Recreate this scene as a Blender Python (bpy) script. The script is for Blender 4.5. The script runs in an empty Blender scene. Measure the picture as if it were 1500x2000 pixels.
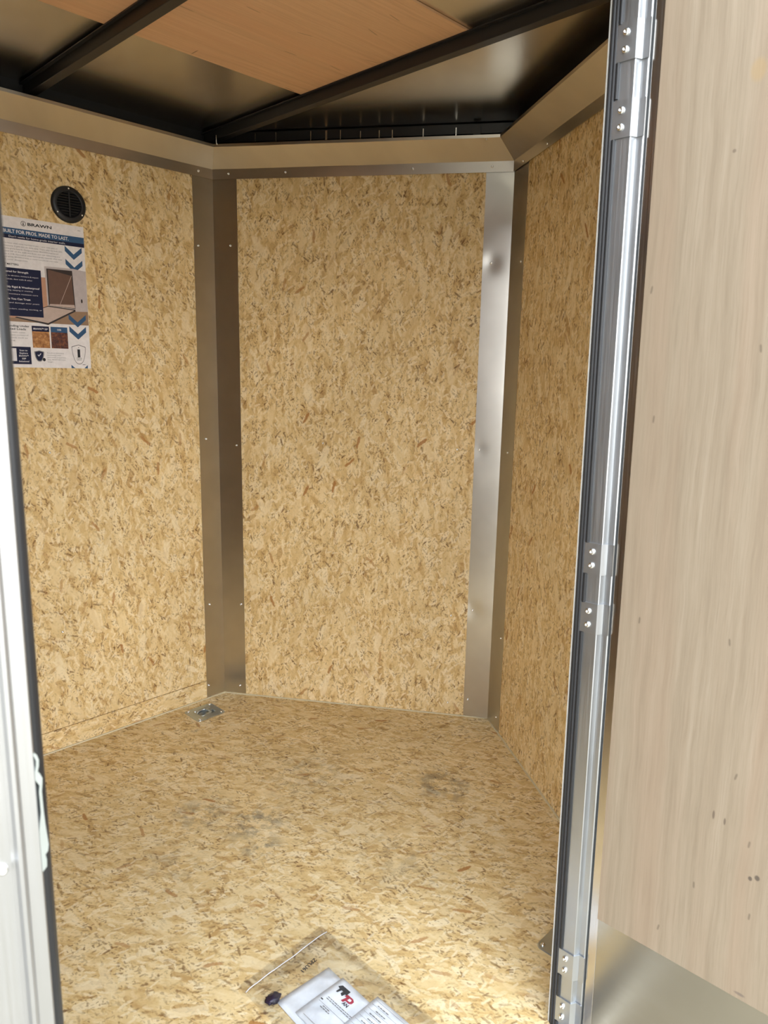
import bpy, bmesh, math, random
from mathutils import Vector, Matrix
random.seed(7)
S = bpy.context.scene
COL = S.collection
PI = math.pi

# ------------------------------------------------------------------ camera
F_PX, YAW, PITCH, ROLL = 1422.0, 44.261, 11.027, 1.117
CAM = Vector((0.0, -0.6327, 1.2992))
a, b, r = (math.radians(v) for v in (YAW, PITCH, ROLL))
fw = Vector((math.cos(a)*math.cos(b), math.sin(a)*math.cos(b), -math.sin(b)))
rt = Vector((math.sin(a), -math.cos(a), 0)); up = rt.cross(fw)
rt2 = rt*math.cos(r) + up*math.sin(r); up2 = up*math.cos(r) - rt*math.sin(r)
cd = bpy.data.cameras.new('camera'); cam = bpy.data.objects.new('camera', cd); COL.objects.link(cam)
cam.matrix_world = Matrix((( rt2.x, up2.x, -fw.x, CAM.x), (rt2.y, up2.y, -fw.y, CAM.y), (rt2.z, up2.z, -fw.z, CAM.z), (0, 0, 0, 1)))
cd.sensor_fit = 'VERTICAL'; cd.sensor_height = 36; cd.sensor_width = 27; cd.lens = 36*F_PX/2000
cd.clip_start = 0.02
cd.dof.use_dof = True; cd.dof.focus_distance = 2.3; cd.dof.aperture_fstop = 9.0
S.camera = cam

# ------------------------------------------------------------------ world, exposure
def ramp(nt, stops, fac=None, interp='LINEAR'):
    n = nt.nodes.new('ShaderNodeValToRGB'); cr = n.color_ramp; cr.interpolation = interp
    while len(cr.elements) < len(stops): cr.elements.new(0.5)
    for e, (p, c) in zip(cr.elements, stops):
        e.position = p; e.color = (c[0], c[1], c[2], 1) if hasattr(c, '__len__') else (c, c, c, 1)
    if fac is not None: nt.links.new(fac, n.inputs[0])
    return n.outputs[0]
W_ = bpy.data.worlds.new('sky'); S.world = W_; W_.use_nodes = True
nt = W_.node_tree; bg = nt.nodes['Background']
tc = nt.nodes.new('ShaderNodeTexCoord'); sx = nt.nodes.new('ShaderNodeSeparateXYZ')
nt.links.new(tc.outputs['Generated'], sx.inputs[0])
nt.links.new(ramp(nt, [(0.0, (1.0, 0.99, 0.98)), (0.25, (0.92, 0.96, 1.0)), (1.0, (0.72, 0.85, 1.0))], sx.outputs['Z']), bg.inputs[0])
bg.inputs[1].default_value = 5.0
S.view_settings.view_transform = 'Standard'; S.view_settings.look = 'None'
S.view_settings.gamma = 1.0; S.view_settings.use_curve_mapping = False
S.view_settings.exposure = 0.60

# ------------------------------------------------------------------ node helpers
class NT:
    def __init__(s, name):
        s.m = bpy.data.materials.new(name); s.m.use_nodes = True; s.t = s.m.node_tree
        s.bsdf = s.t.nodes['Principled BSDF']
    def node(s, typ, **kw):
        n = s.t.nodes.new(typ)
        for k, v in kw.items(): setattr(n, k, v)
        return n
    def put(s, sock, v):
        if isinstance(v, bpy.types.NodeSocket): s.t.links.new(v, sock)
        elif v is not None:
            if hasattr(v, '__len__') and len(v) == 3 and sock.type == 'RGBA': v = (*v, 1)
            sock.default_value = v
    def math(s, op, x, y=None, z=None, clamp=False):
        n = s.node('ShaderNodeMath', operation=op, use_clamp=clamp)
        for i, v in enumerate((x, y, z)): s.put(n.inputs[i], v) if v is not None else None
        return n.outputs[0]
    def vmath(s, op, x, y=None, scale=None):
        n = s.node('ShaderNodeVectorMath', operation=op)
        s.put(n.inputs[0], x)
        if y is not None: s.put(n.inputs[1], y)
        if scale is not None: s.put(n.inputs['Scale'], scale)
        return n.outputs[0]
    def mix(s, fac, x, y, blend='MIX'):
        n = s.node('ShaderNodeMix', data_type='RGBA', blend_type=blend)
        s.put(n.inputs[0], fac); s.put(n.inputs[6], x); s.put(n.inputs[7], y)
        return n.outputs[2]
    def noise(s, vec, scale, detail=2, rough=0.5, out=0):
        n = s.node('ShaderNodeTexNoise'); s.put(n.inputs['Vector'], vec)
        n.inputs['Scale'].default_value = scale; n.inputs['Detail'].default_value = detail; n.inputs['Roughness'].default_value = rough
        return n.outputs[out]
    def mapping(s, vec, scale=(1, 1, 1), rot=(0, 0, 0), loc=(0, 0, 0)):
        n = s.node('ShaderNodeMapping'); s.put(n.inputs[0], vec)
        n.inputs['Scale'].default_value = scale; n.inputs['Rotation'].default_value = rot; n.inputs['Location'].default_value = loc
        return n.outputs[0]
    def ss(s, x, e0, e1):
        n = s.node('ShaderNodeMapRange', interpolation_type='SMOOTHSTEP')
        s.put(n.inputs[0], x); n.inputs[1].default_value = e0; n.inputs[2].default_value = e1
        return n.outputs[0]
    def uv(s): return s.node('ShaderNodeTexCoord').outputs['UV']
    def obj(s): return s.node('ShaderNodeTexCoord').outputs['Object']
    def bump(s, h, strength, dist):
        n = s.node('ShaderNodeBump'); n.inputs['Strength'].default_value = strength; n.inputs['Distance'].default_value = dist
        s.put(n.inputs['Height'], h); s.t.links.new(n.outputs[0], s.bsdf.inputs['Normal'])
    def set(s, **kw):
        for k, v in kw.items(): s.put(s.bsdf.inputs[k.replace('_', ' ')], v)
        return s.m

def flakes(N, uv, scale, length, width, ang0, spread, thresh, seed, soft=0.3):
    """randomly turned ragged flakes, one per voronoi cell; returns (mask, random value)"""
    n = N.node('ShaderNodeTexVoronoi', voronoi_dimensions='2D')
    v = N.vmath('ADD', uv, (seed*3.17, seed*1.73, 0))
    N.put(n.inputs['Vector'], v); n.inputs['Scale'].default_value = scale; n.inputs['Randomness'].default_value = 1
    sep = N.node('ShaderNodeSeparateColor'); N.put(sep.inputs[0], n.outputs['Color'])
    d = N.vmath('SUBTRACT', v, n.outputs['Position'])
    s2 = N.node('ShaderNodeSeparateXYZ'); N.put(s2.inputs[0], d)
    ang = N.math('MULTIPLY_ADD', N.math('SUBTRACT', sep.outputs[0], 0.5), spread, ang0)
    c, sn = N.math('COSINE', ang), N.math('SINE', ang)
    lx = N.math('ADD', N.math('MULTIPLY', s2.outputs[0], c), N.math('MULTIPLY', s2.outputs[1], sn))
    ly = N.math('SUBTRACT', N.math('MULTIPLY', s2.outputs[1], c), N.math('MULTIPLY', s2.outputs[0], sn))
    q = N.math('SQRT', N.math('ADD', N.math('POWER', N.math('ABSOLUTE', N.math('DIVIDE', lx, length)), 4.0),
                              N.math('POWER', N.math('ABSOLUTE', N.math('DIVIDE', ly, width)), 2.0)))
    m = N.math('SUBTRACT', 1.0, N.ss(q, 1.0-soft, 1.0+soft))
    m = N.math('MULTIPLY', m, N.math('GREATER_THAN', sep.outputs[1], thresh))
    return m, sep.outputs[2]

def flake_board(name, ang, tint=(1, 1, 1), stains=None, k=1.0):
    N = NT(name); uv0 = N.uv()
    w1 = N.vmath('SCALE', N.vmath('SUBTRACT', N.noise(uv0, 30, 2, 0.5, 1), (0.5, 0.5, 0.5)), scale=0.012)
    w2 = N.vmath('SCALE', N.vmath('SUBTRACT', N.noise(uv0, 190, 2, 0.6, 1), (0.5, 0.5, 0.5)), scale=0.0055)
    uv = N.vmath('ADD', N.vmath('ADD', uv0, w1), w2)
    rot = N.mapping(uv, rot=(0, 0, -ang))
    pale, light, mid, tan, brown = (0.88, 0.735, 0.475), (0.82, 0.645, 0.365), (0.76, 0.565, 0.28), (0.65, 0.44, 0.185), (0.48, 0.285, 0.10)
    g1 = N.noise(N.mapping(rot, scale=(16, 48, 1)), 1.0, 4, 0.62)
    g2 = N.noise(N.mapping(rot, scale=(70, 330, 1), rot=(0, 0, 0.3)), 1.0, 3, 0.6)
    base = ramp(N.t, [(0.27, brown), (0.42, tan), (0.52, mid), (0.62, light), (0.8, pale)], g1)
    base = N.mix(N.math('MULTIPLY', N.ss(g2, 0.52, 0.70), 0.5), base, light)
    base = N.mix(N.math('MULTIPLY', N.ss(g2, 0.45, 0.30), 0.55), base, tan)
    for i, (sc, L, Wd, th, sprd, am) in enumerate([(13, .036, .0105, .25, 1.5, .75), (19, .027, .0075, .25, 2.0, .7), (29, .019, .0052, .3, 2.6, .65)]):
        m, rv = flakes(N, uv, sc, L, Wd, ang, sprd, th, 1+i, 0.10)
        colr = ramp(N.t, [(0, brown), (.12, tan), (.4, mid), (.75, light), (1, pale)], rv)
        base = N.mix(N.math('MULTIPLY', m, am), base, colr)
    # reddish brown flakes
    # clumps where small dark chips gather
    uvc = N.vmath('ADD', uv0, N.vmath('SCALE', w2, scale=0.75))
    cl = N.math('MULTIPLY_ADD', N.ss(N.noise(uv0, 16, 3, 0.6), 0.35, 0.62), 0.75, 0.25)
    for i, (sc, L, Wd, th, kk) in enumerate([(24, .014, .0030, .60, .85), (42, .0085, .0025, .45, .85), (68, .0056, .0020, .35, .8), (115, .0034, .0015, .35, .7)]):
        m, rv = flakes(N, uvc, sc, L, Wd, ang, 2.2, th, 21+i, 0.5)
        f = N.math('MULTIPLY', N.math('MULTIPLY', m, cl), N.math('MULTIPLY', N.math('MULTIPLY_ADD', rv, 0.8, 0.2), kk))
        base = N.mix(f, base, (0.18, 0.085, 0.026))
    m, rv = flakes(N, uv, 40, .012, .0030, ang+.3, 2.0, .5, 31, 0.5)
    base = N.mix(N.math('MULTIPLY', m, 0.6), base, pale)
    # calm pale flakes lying over the chips, then a few strong reddish ones
    m, rv = flakes(N, uv, 9.5, .045, .0125, ang, 1.3, .55, 41, 0.22)
    base = N.mix(N.math('MULTIPLY', m, 0.62), base, ramp(N.t, [(0, tan), (.3, mid), (.7, light), (1, pale)], rv))
    m, rv = flakes(N, uv, 11, .023, .0046, ang, 1.7, .70, 11, 0.3)
    base = N.mix(N.math('MULTIPLY', m, N.math('MULTIPLY_ADD', N.math('POWER', rv, 1.6), 0.75, 0.15)), base, (0.40, 0.175, 0.045))
    big = N.noise(uv0, 3.0, 3, 0.5)
    base = N.mix(1.0, base, ramp(N.t, [(0.3, 0.88), (0.7, 1.0)], big), 'MULTIPLY')
    if tint != (1, 1, 1): base = N.mix(1.0, base, tint, 'MULTIPLY')
    if stains:
        sn = N.noise(uv0, 22, 5, 0.7)
        tot = None
        for (x, y, rx, ry, kk) in stains:
            dd = N.vmath('MULTIPLY', N.vmath('SUBTRACT', uv0, (x, y, 0)), (1/rx, 1/ry, 0))
            ln = N.node('ShaderNodeVectorMath', operation='LENGTH'); N.put(ln.inputs[0], dd)
            g = N.math('MULTIPLY', N.ss(ln.outputs['Value'], 1.0, 0.1), kk)
            tot = g if tot is None else N.math('MAXIMUM', tot, g)
        st = N.math('MULTIPLY', tot, N.ss(sn, 0.42, 0.62), clamp=True)
        base = N.mix(st, base, (0.19, 0.165, 0.12))
    N.bump(g2, 0.12, 0.001)
    return N.set(Base_Color=base, Roughness=0.62, **{'Specular_IOR_Level': 0.3})

def ply(name, c0, c1, c2, rough=0.6, axis=1, marks=None):
    N = NT(name); uv = N.uv()
    sc = (90, 3, 1) if axis == 1 else (3, 90, 1)
    sf = (420, 9, 1) if axis == 1 else (9, 420, 1)
    wv = N.vmath('ADD', uv, N.vmath('SCALE', N.vmath('SUBTRACT', N.noise(uv, 3, 3, .6, 1), (.5, .5, .5)), scale=0.018))
    g1 = N.noise(N.mapping(wv, scale=sc), 0.75, 6, 0.72); g2 = N.noise(N.mapping(wv, scale=sf), 1, 3, 0.6)
    col = ramp(N.t, [(0.3, c0), (0.5, c1), (0.72, c2)], g1)
    col = N.mix(N.math('MULTIPLY', N.ss(g2, 0.48, 0.72), 0.6), col, c0)
    col = N.mix(N.math('MULTIPLY', N.ss(N.noise(N.mapping(wv, scale=tuple(v*.16 for v in sc)), 1, 2, .5), 0.45, 0.68), 0.35), col, (c1[0]*1.06, c1[1]*.93, c1[2]*.9))
    m, rv = flakes(N, uv, 9, .006 if axis else .02, .0016, PI/2 if axis == 1 else 0, .5, .72, 5, .5)
    col = N.mix(N.math('MULTIPLY', m, 0.55), col, tuple(v*0.45 for v in c0))
    if marks:
        for (x, y, rx, ry, k, c) in marks:
            dd = N.vmath('MULTIPLY', N.vmath('SUBTRACT', uv, (x, y, 0)), (1/rx, 1/ry, 0))
            ln = N.node('ShaderNodeVectorMath', operation='LENGTH'); N.put(ln.inputs[0], dd)
            col = N.mix(N.math('MULTIPLY', N.ss(ln.outputs['Value'], 1.0, 0.5), k), col, c)
    N.bump(g2, 0.1, 0.0006)
    return N.set(Base_Color=col, Roughness=rough, **{'Specular_IOR_Level': 0.25})

def metal(name, col, rough, brush=(240, 3, 1), var=0.08, uv=True, bump=0.0):
    N = NT(name); v = N.uv() if uv else N.obj()
    n = N.noise(N.mapping(v, scale=brush), 1.0, 3, 0.6)
    rg = N.math('MULTIPLY_ADD', N.math('SUBTRACT', n, 0.5), var*2, rough, clamp=True)
    n2 = N.noise(v, 5, 3, 0.6)
    c = N.mix(N.ss(n2, 0.3, 0.75), tuple(x*0.93 for x in col), tuple(min(1, x*1.04) for x in col))
    if bump: N.bump(n, bump, 0.0005)
    return N.set(Base_Color=c, Metallic=1.0, Roughness=rg)

def plain(name, col, rough=0.5, metallic=0.0, spec=0.4):
    N = NT(name); v = N.obj(); n = N.noise(v, 60, 3, 0.6)
    c = N.mix(N.ss(n, 0.3, 0.8), tuple(x*0.92 for x in col), tuple(min(1, x*1.05) for x in col))
    return N.set(Base_Color=c, Roughness=rough, Metallic=metallic, **{'Specular_IOR_Level': spec})

M = {}
M['board_left'] = flake_board('flake_board_left', PI/2 - 0.25)
M['board_mid'] = flake_board('flake_board_mid', PI/2 + 0.05)
M['board_right'] = flake_board('flake_board_right', PI/2)
M['board_strip'] = flake_board('flake_board_strip', 0.1)
M['board_floor'] = flake_board('flake_board_floor', -PI/2+0.55, tint=(0.95, 0.965, 0.99),
    stains=[(1.03, 1.10, .15, .13, .6), (1.12, .95, .16, .12, .75), (1.06, .85, .09, .06, .8), (1.66, .70, .13, .16, .75), (1.40, 1.05, .25, .2, .35),
            (1.30, .55, .2, .2, .3), (.85, .95, .15, .2, .3), (1.28, 1.55, .02, .02, .8)])
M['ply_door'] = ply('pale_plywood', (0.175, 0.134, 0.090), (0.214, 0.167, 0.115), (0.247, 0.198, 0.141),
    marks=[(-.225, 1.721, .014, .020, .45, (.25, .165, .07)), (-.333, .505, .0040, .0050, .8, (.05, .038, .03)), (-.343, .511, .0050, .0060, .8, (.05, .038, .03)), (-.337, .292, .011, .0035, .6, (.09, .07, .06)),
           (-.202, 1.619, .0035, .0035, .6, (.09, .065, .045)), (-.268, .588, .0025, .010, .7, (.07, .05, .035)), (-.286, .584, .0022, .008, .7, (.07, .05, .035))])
M['ply_roof'] = ply('brown_roof_plywood', (0.60, 0.36, 0.205), (0.70, 0.44, 0.255), (0.78, 0.51, 0.305), 0.45, axis=0,
    marks=[(1.135, 1.195, .002, .022, .7, (.10, .05, .025))])
M['steel'] = metal('brushed_trim_metal', (0.64, 0.62, 0.575), 0.28, (260, 2, 1), 0.008)
M['cove'] = metal('cove_metal', (0.64, 0.60, 0.54), 0.33, (3, 260, 1), 0.05)
M['roof_sheet'] = metal('galvanised_roof_sheet', (0.74, 0.71, 0.655), 0.27, (2, 60, 1), 0.008)
M['kick'] = metal('kick_plate_metal', (0.43, 0.40, 0.335), 0.24, (2, 120, 1), 0.05)
M['alu'] = metal('mill_aluminium', (0.46, 0.475, 0.49), 0.40, (400, 400, 6), 0.12, uv=False)
M['alu_frame'] = metal('bright_frame_aluminium', (0.44, 0.44, 0.44), 0.45, (400, 400, 6), 0.12, uv=False)
M['edge_alu'] = metal('door_edge_metal', (0.60, 0.56, 0.51), 0.22, (400, 400, 4), 0.1, uv=False)
M['zinc'] = metal('zinc_plate', (0.46, 0.50, 0.50), 0.32, (80, 80, 80), 0.1, uv=False)
M['zinc'].node_tree.nodes['Principled BSDF'].inputs['Metallic'].default_value = 0.9
M['screw'] = metal('screw_metal', (0.80, 0.80, 0.79), 0.25, (80, 80, 80), 0.05, uv=False)
M['rubber'] = plain('black_rubber', (0.012, 0.012, 0.013), 0.42)
M['grey_rubber'] = plain('dark_grey_rubber', (0.022, 0.022, 0.024), 0.5)
M['black_steel'] = plain('black_painted_steel', (0.020, 0.019, 0.020), 0.38)
M['dark_skin'] = plain('dark_inner_skin', (0.014, 0.014, 0.016), 0.6)
M['white_skin'] = plain('white_outer_skin', (0.72, 0.73, 0.74), 0.4)
M['black_plastic'] = plain('black_plastic', (0.012, 0.012, 0.013), 0.45)
M['cream'] = plain('cream_edge', (0.62, 0.54, 0.37), 0.7)
M['zip'] = plain('frosted_zip', (0.60, 0.57, 0.56), 0.45)
M['lip'] = plain('pale_lip', (0.40, 0.39, 0.36), 0.5)
M['ground'] = plain('tan_gravel', (0.30, 0.265, 0.205), 0.9)
M['paper'] = plain('white_paper', (0.80, 0.82, 0.86), 0.7)
M['sign_white'] = plain('sign_white', (0.78, 0.74, 0.73), 0.45)
M['navy'] = plain('navy_print', (0.018, 0.020, 0.050), 0.5, 0.0, 0.12)
M['blue'] = plain('blue_print', (0.045, 0.105, 0.205), 0.5, 0.0, 0.12)
M['ink'] = plain('black_ink', (0.03, 0.03, 0.033), 0.5, 0.0, 0.12)
M['grey_ink'] = plain('grey_ink', (0.22, 0.21, 0.21), 0.5)
M['red'] = plain('red_ink', (0.38, 0.015, 0.04), 0.5)
M['white_ink'] = plain('white_ink', (0.72, 0.70, 0.72), 0.5)
M['photo_wall'] = plain('print_grey', (0.50, 0.44, 0.43), 0.45)
M['photo_brown'] = plain('print_brown', (0.13, 0.068, 0.045), 0.45)
M['photo_dark'] = plain('print_dark', (0.03, 0.02, 0.018), 0.45)
M['photo_sand'] = plain('print_sand', (0.52, 0.40, 0.34), 0.45)
M['photo_ground'] = plain('print_ground', (0.30, 0.185, 0.11), 0.45)
M['photo_brick'] = plain('print_brick', (0.50, 0.27, 0.17), 0.45)
M['purple'] = plain('dark_purple_plastic', (0.02, 0.013, 0.03), 0.4)
def swatch(name, c0, c1, c2):
    N = NT(name); v = N.obj(); n = N.noise(v, 110, 4, .65)
    return N.set(Base_Color=ramp(N.t, [(.35, c0), (.52, c1), (.7, c2)], n), Roughness=.45)
M['swatch_a'] = swatch('print_flakes', (.22, .075, .015), (.38, .16, .04), (.58, .30, .10))
M['swatch_b'] = swatch('print_wet_flakes', (.03, .008, .006), (.10, .022, .010), (.26, .085, .02))
N = NT('clear_film'); 
tr = N.node('ShaderNodeBsdfTransparent'); tr.inputs[0].default_value = (0.985, 0.985, 0.98, 1)
gl = N.node('ShaderNodeBsdfGlossy'); gl.inputs['Roughness'].default_value = 0.12; gl.inputs[0].default_value = (1, 1, 1, 1)
df = N.node('ShaderNodeBsdfDiffuse'); df.inputs[0].default_value = (.75, .75, .78, 1)
fr = N.node('ShaderNodeFresnel'); fr.inputs[0].default_value = 1.16
m1 = N.node('ShaderNodeMixShader'); m1.inputs[0].default_value = 0.03; N.t.links.new(tr.outputs[0], m1.inputs[1]); N.t.links.new(df.outputs[0], m1.inputs[2])
m2 = N.node('ShaderNodeMixShader'); N.t.links.new(fr.outputs[0], m2.inputs[0]); N.t.links.new(m1.outputs[0], m2.inputs[1]); N.t.links.new(gl.outputs[0], m2.inputs[2])
N.t.links.new(m2.outputs[0], N.t.nodes['Material Output'].inputs[0]); M['film'] = N.m

# ------------------------------------------------------------------ object helpers
def link(name, me, mat=None, parent=None, loc=(0, 0, 0), smooth=False):
    o = bpy.data.objects.new(name, me); COL.objects.link(o); o.location = loc
    if mat is not None and not me.materials: me.materials.append(M[mat] if isinstance(mat, str) else mat)
    if smooth:
        for p in me.polygons: p.use_smooth = True
    if parent is not None: attach(o, parent)
    return o
def root_of(o):
    while o.parent: o = o.parent
    return o
def attach(o, parent):
    o.parent = parent
    rt_ = root_of(parent)
    # only the root carries a base location; children are written in world coordinates
    if parent is rt_: o.matrix_parent_inverse = Matrix.Translation(-Vector(rt_.get('base', (0, 0, 0))))
def tag(o, label, cat=None, group=None, kind=None):
    o['label'] = label
    if cat: o['category'] = cat
    if group: o['group'] = group
    if kind: o['kind'] = kind
    return o
def empty(name, loc=(0, 0, 0), rot=(0, 0, 0)):
    o = bpy.data.objects.new(name, None); COL.objects.link(o); o.empty_display_size = 0.05
    o.location = loc; o.rotation_euler = rot; o['base'] = tuple(loc)
    return o
def struct(o, label):
    o['kind'] = 'structure'; o['label'] = label; return o
def fin(bm, name):
    bmesh.ops.recalc_face_normals(bm, faces=bm.faces)
    me = bpy.data.meshes.new(name); bm.to_mesh(me); bm.free(); return me
def box_uv(bm):
    uvl = bm.loops.layers.uv.verify()
    for f in bm.faces:
        n = f.normal; ax = max(range(3), key=lambda i: abs(n[i]))
        for l in f.loops:
            c = l.vert.co
            l[uvl].uv = (c.y, c.z) if ax == 0 else (c.x, c.z) if ax == 1 else (c.x, c.y)
def boxes(name, lst, mat, parent=None, bevel=0.0):
    bm = bmesh.new()
    for (x0, x1, y0, y1, z0, z1) in lst:
        vs = [bm.verts.new((x, y, z)) for x in (x0, x1) for y in (y0, y1) for z in (z0, z1)]
        for q in ((0, 1, 3, 2), (4, 6, 7, 5), (0, 4, 5, 1), (2, 3, 7, 6), (0, 2, 6, 4), (1, 5, 7, 3)): bm.faces.new([vs[i] for i in q])
    bmesh.ops.recalc_face_normals(bm, faces=bm.faces)
    if bevel: bmesh.ops.bevel(bm, geom=bm.edges[:], offset=bevel, segments=2, affect='EDGES', profile=0.5)
    bm.normal_update(); box_uv(bm)
    return link(name, fin(bm, name), mat, parent)
def slab(name, p0, p1, thick, z0, z1, mat, parent=None, uvo=(0, 0), bevel=0.0):
    """vertical board whose room face runs from p0 to p1 (plan) and z0 to z1; thickness outwards; uv in metres"""
    p0, p1 = Vector(p0), Vector(p1); t = (p1-p0); L = t.length; t /= L; n = Vector((t.y, -t.x))
    bm = bmesh.new(); uvl = bm.loops.layers.uv.verify()
    vs = {}
    for i, s in enumerate((0, L)):
        for j, d in enumerate((0, thick)):
            for k, z in enumerate((z0, z1)):
                c = p0 + t*s + n*d; vs[i, j, k] = bm.verts.new((c.x, c.y, z))
    for q in (((0, 0, 0), (0, 0, 1), (1, 0, 1), (1, 0, 0)), ((0, 1, 0), (1, 1, 0), (1, 1, 1), (0, 1, 1)), ((0, 0, 0), (0, 1, 0), (0, 1, 1), (0, 0, 1)),
              ((1, 0, 0), (1, 0, 1), (1, 1, 1), (1, 1, 0)), ((0, 0, 0), (1, 0, 0), (1, 1, 0), (0, 1, 0)), ((0, 0, 1), (0, 1, 1), (1, 1, 1), (1, 0, 1))):
        bm.faces.new([vs[i] for i in q])
    bm.normal_update()
    for f in bm.faces:
        for l in f.loops:
            c = Vector((l.vert.co.x, l.vert.co.y)) - p0
            l[uvl].uv = (c.dot(t) + c.dot(n) + uvo[0], l.vert.co.z + uvo[1])
    return link(name, fin(bm, name), mat, parent)
def prism(name, pts, z0, z1, mat, parent=None, smooth=False):
    """vertical extrusion of a closed plan outline"""
    bm = bmesh.new(); n = len(pts)
    lo = [bm.verts.new((x, y, z0)) for x, y in pts]; hi = [bm.verts.new((x, y, z1)) for x, y in pts]
    for i in range(n): bm.faces.new((lo[i], lo[(i+1) % n], hi[(i+1) % n], hi[i]))
    bm.faces.new(lo); bm.faces.new(hi); bm.normal_update(); box_uv(bm)
    return link(name, fin(bm, name), mat, parent, smooth=smooth)
def frame_from(n):
    n = Vector(n).normalized(); h = Vector((0, 0, 1)) if abs(n.z) < .9 else Vector((1, 0, 0))
    u = h.cross(n).normalized(); v = n.cross(u); return u, v, n
def lathe(name, prof, mat, parent=None, pos=(0, 0, 0), n=(0, 0, 1), seg=20, smooth=True, me=None):
    """prof = (radius, height) pairs turned about n"""
    bm = bmesh.new(); u, v, w = frame_from(n); P = Vector(pos); rings = []
    for (r_, h) in prof:
        if r_ < 1e-7: rings.append([bm.verts.new(P + w*h)])
        else: rings.append([bm.verts.new(P + w*h + u*(r_*math.cos(2*PI*i/seg)) + v*(r_*math.sin(2*PI*i/seg))) for i in range(seg)])
    for A, B in zip(rings, rings[1:]):
        for i in range(seg):
            j = (i+1) % seg
            if len(A) == 1 and len(B) == 1: continue
            if len(A) == 1: bm.faces.new((A[0], B[i], B[j]))
            elif len(B) == 1: bm.faces.new((A[i], A[j], B[0]))
            else: bm.faces.new((A[i], A[j], B[j], B[i]))
    return link(name, fin(bm, name), mat, parent, smooth=smooth)
SCREW = {}
def screw(parent, pos, n, r_=0.0042, name='screw', mat='screw'):
    key = (round(r_, 4), mat)
    if key not in SCREW:
        prof = [(r_, -.0005), (r_, r_*.22), (r_*.88, r_*.48), (r_*.6, r_*.66), (r_*.42, r_*.7), (r_*.36, r_*.38), (0, r_*.34)]
        bm = bmesh.new(); seg = 12; rings = [[bm.verts.new((q*math.cos(2*PI*i/seg), q*math.sin(2*PI*i/seg), h)) for i in range(seg)] for q, h in prof[:-1]]
        for A, B in zip(rings, rings[1:]):
            for i in range(seg): bm.faces.new((A[i], A[(i+1) % seg], B[(i+1) % seg], B[i]))
        bm.faces.new(rings[-1])
        me = fin(bm, 'screw_head'); me.materials.append(M[mat])
        for p in me.polygons: p.use_smooth = True
        SCREW[key] = me
    o = bpy.data.objects.new(name, SCREW[key]); COL.objects.link(o)
    u, v, w = frame_from(n); P = Vector(pos)
    if parent is not None: attach(o, parent)
    o.matrix_basis = Matrix(((u.x, v.x, w.x, P.x), (u.y, v.y, w.y, P.y), (u.z, v.z, w.z, P.z), (0, 0, 0, 1)))
    return o
def tube(name, pts, r_, mat, parent=None, seg=8, closed=False):
    bm = bmesh.new(); P = [Vector(p) for p in pts]; n = len(P); rings = []
    for i in range(n):
        t = (P[(i+1) % n] - P[i-1]) if closed else (P[min(i+1, n-1)] - P[max(i-1, 0)])
        u, v, w = frame_from(t)
        rings.append([bm.verts.new(P[i] + u*(r_*math.cos(2*PI*k/seg)) + v*(r_*math.sin(2*PI*k/seg))) for k in range(seg)])
    for i in range(n if closed else n-1):
        A, B = rings[i], rings[(i+1) % n]
        for k in range(seg): bm.faces.new((A[k], A[(k+1) % seg], B[(k+1) % seg], B[k]))
    if not closed: bm.faces.new(rings[0]); bm.faces.new(rings[-1])
    return link(name, fin(bm, name), mat, parent, smooth=True)

# ------------------------------------------------------------------ plan of the nose
WID, XC, DN, XB = 1.75, 1.5385, 0.598, -2.2
ZB, ZF = 1.951, 1.985                   # bottom edge and fold of the cove trim
PLAN = [Vector(p) for p in ((XB, 0), (XC, 0), (XC+DN, WID/2), (XC, WID), (XB, WID))]
def off(d):
    """plan outline moved outwards by d, corners mitred"""
    out = []; n = len(PLAN)
    for i in range(n):
        p, q, s = PLAN[i-1], PLAN[i], PLAN[(i+1) % n]
        t1 = (q-p).normalized(); t2 = (s-q).normalized()
        n1 = Vector((t1.y, -t1.x)); n2 = Vector((t2.y, -t2.x)); m = (n1+n2).normalized()
        out.append(q + m*(d/m.dot(n1)))
    return out
O0 = off(0); OI = off(0.022); OO = off(0.048)
C3, C2, C1 = PLAN[1], PLAN[2], PLAN[3]
X_H, X_L, Z_HEAD = 1.16, 0.19, 1.95      # door opening: hinge side, latch side, head

def skin(name, i, j, mat='dark_skin', z0=-.12, z1=2.16):
    return prism(name, [OI[i], OI[j], OO[j], OO[i]], z0, z1, mat)

# floor -------------------------------------------------------------
RINGS = [(1.3835, 1.6525, 1.0), (1.3625, 0.0690, 1.0)]
def floor_mesh():
    bm = bmesh.new(); uvl = bm.loops.layers.uv.verify(); edges = []
    def loop(pts):
        vs = [bm.verts.new((x, y, 0)) for x, y in pts]
        return [bm.edges.new((vs[i], vs[(i+1) % len(vs)])) for i in range(len(vs))]
    edges += loop([(p.x, p.y) for p in off(0.02)])
    for (x, y, _) in RINGS:
        edges += loop([(x+.040*math.cos(t*PI/12), y+.036*math.sin(t*PI/12)) for t in range(24)])
    bmesh.ops.triangle_fill(bm, edges=edges, use_beauty=True, normal=(0, 0, 1))
    for f in bm.faces:
        if f.normal.z < 0: f.normal_flip()
    bm.normal_update()
    ex = bmesh.ops.extrude_face_region(bm, geom=bm.faces[:])
    bmesh.ops.translate(bm, verts=[v for v in ex['geom'] if isinstance(v, bmesh.types.BMVert)], vec=(0, 0, -.022))
    for f in bm.faces:
        for l in f.loops: l[uvl].uv = (l.vert.co.x + l.vert.co.z, l.vert.co.y)
    return fin(bm, 'floor')
floor = struct(link('floor', floor_mesh(), 'board_floor'), 'flake board trailer floor with grey smudges')
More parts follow.
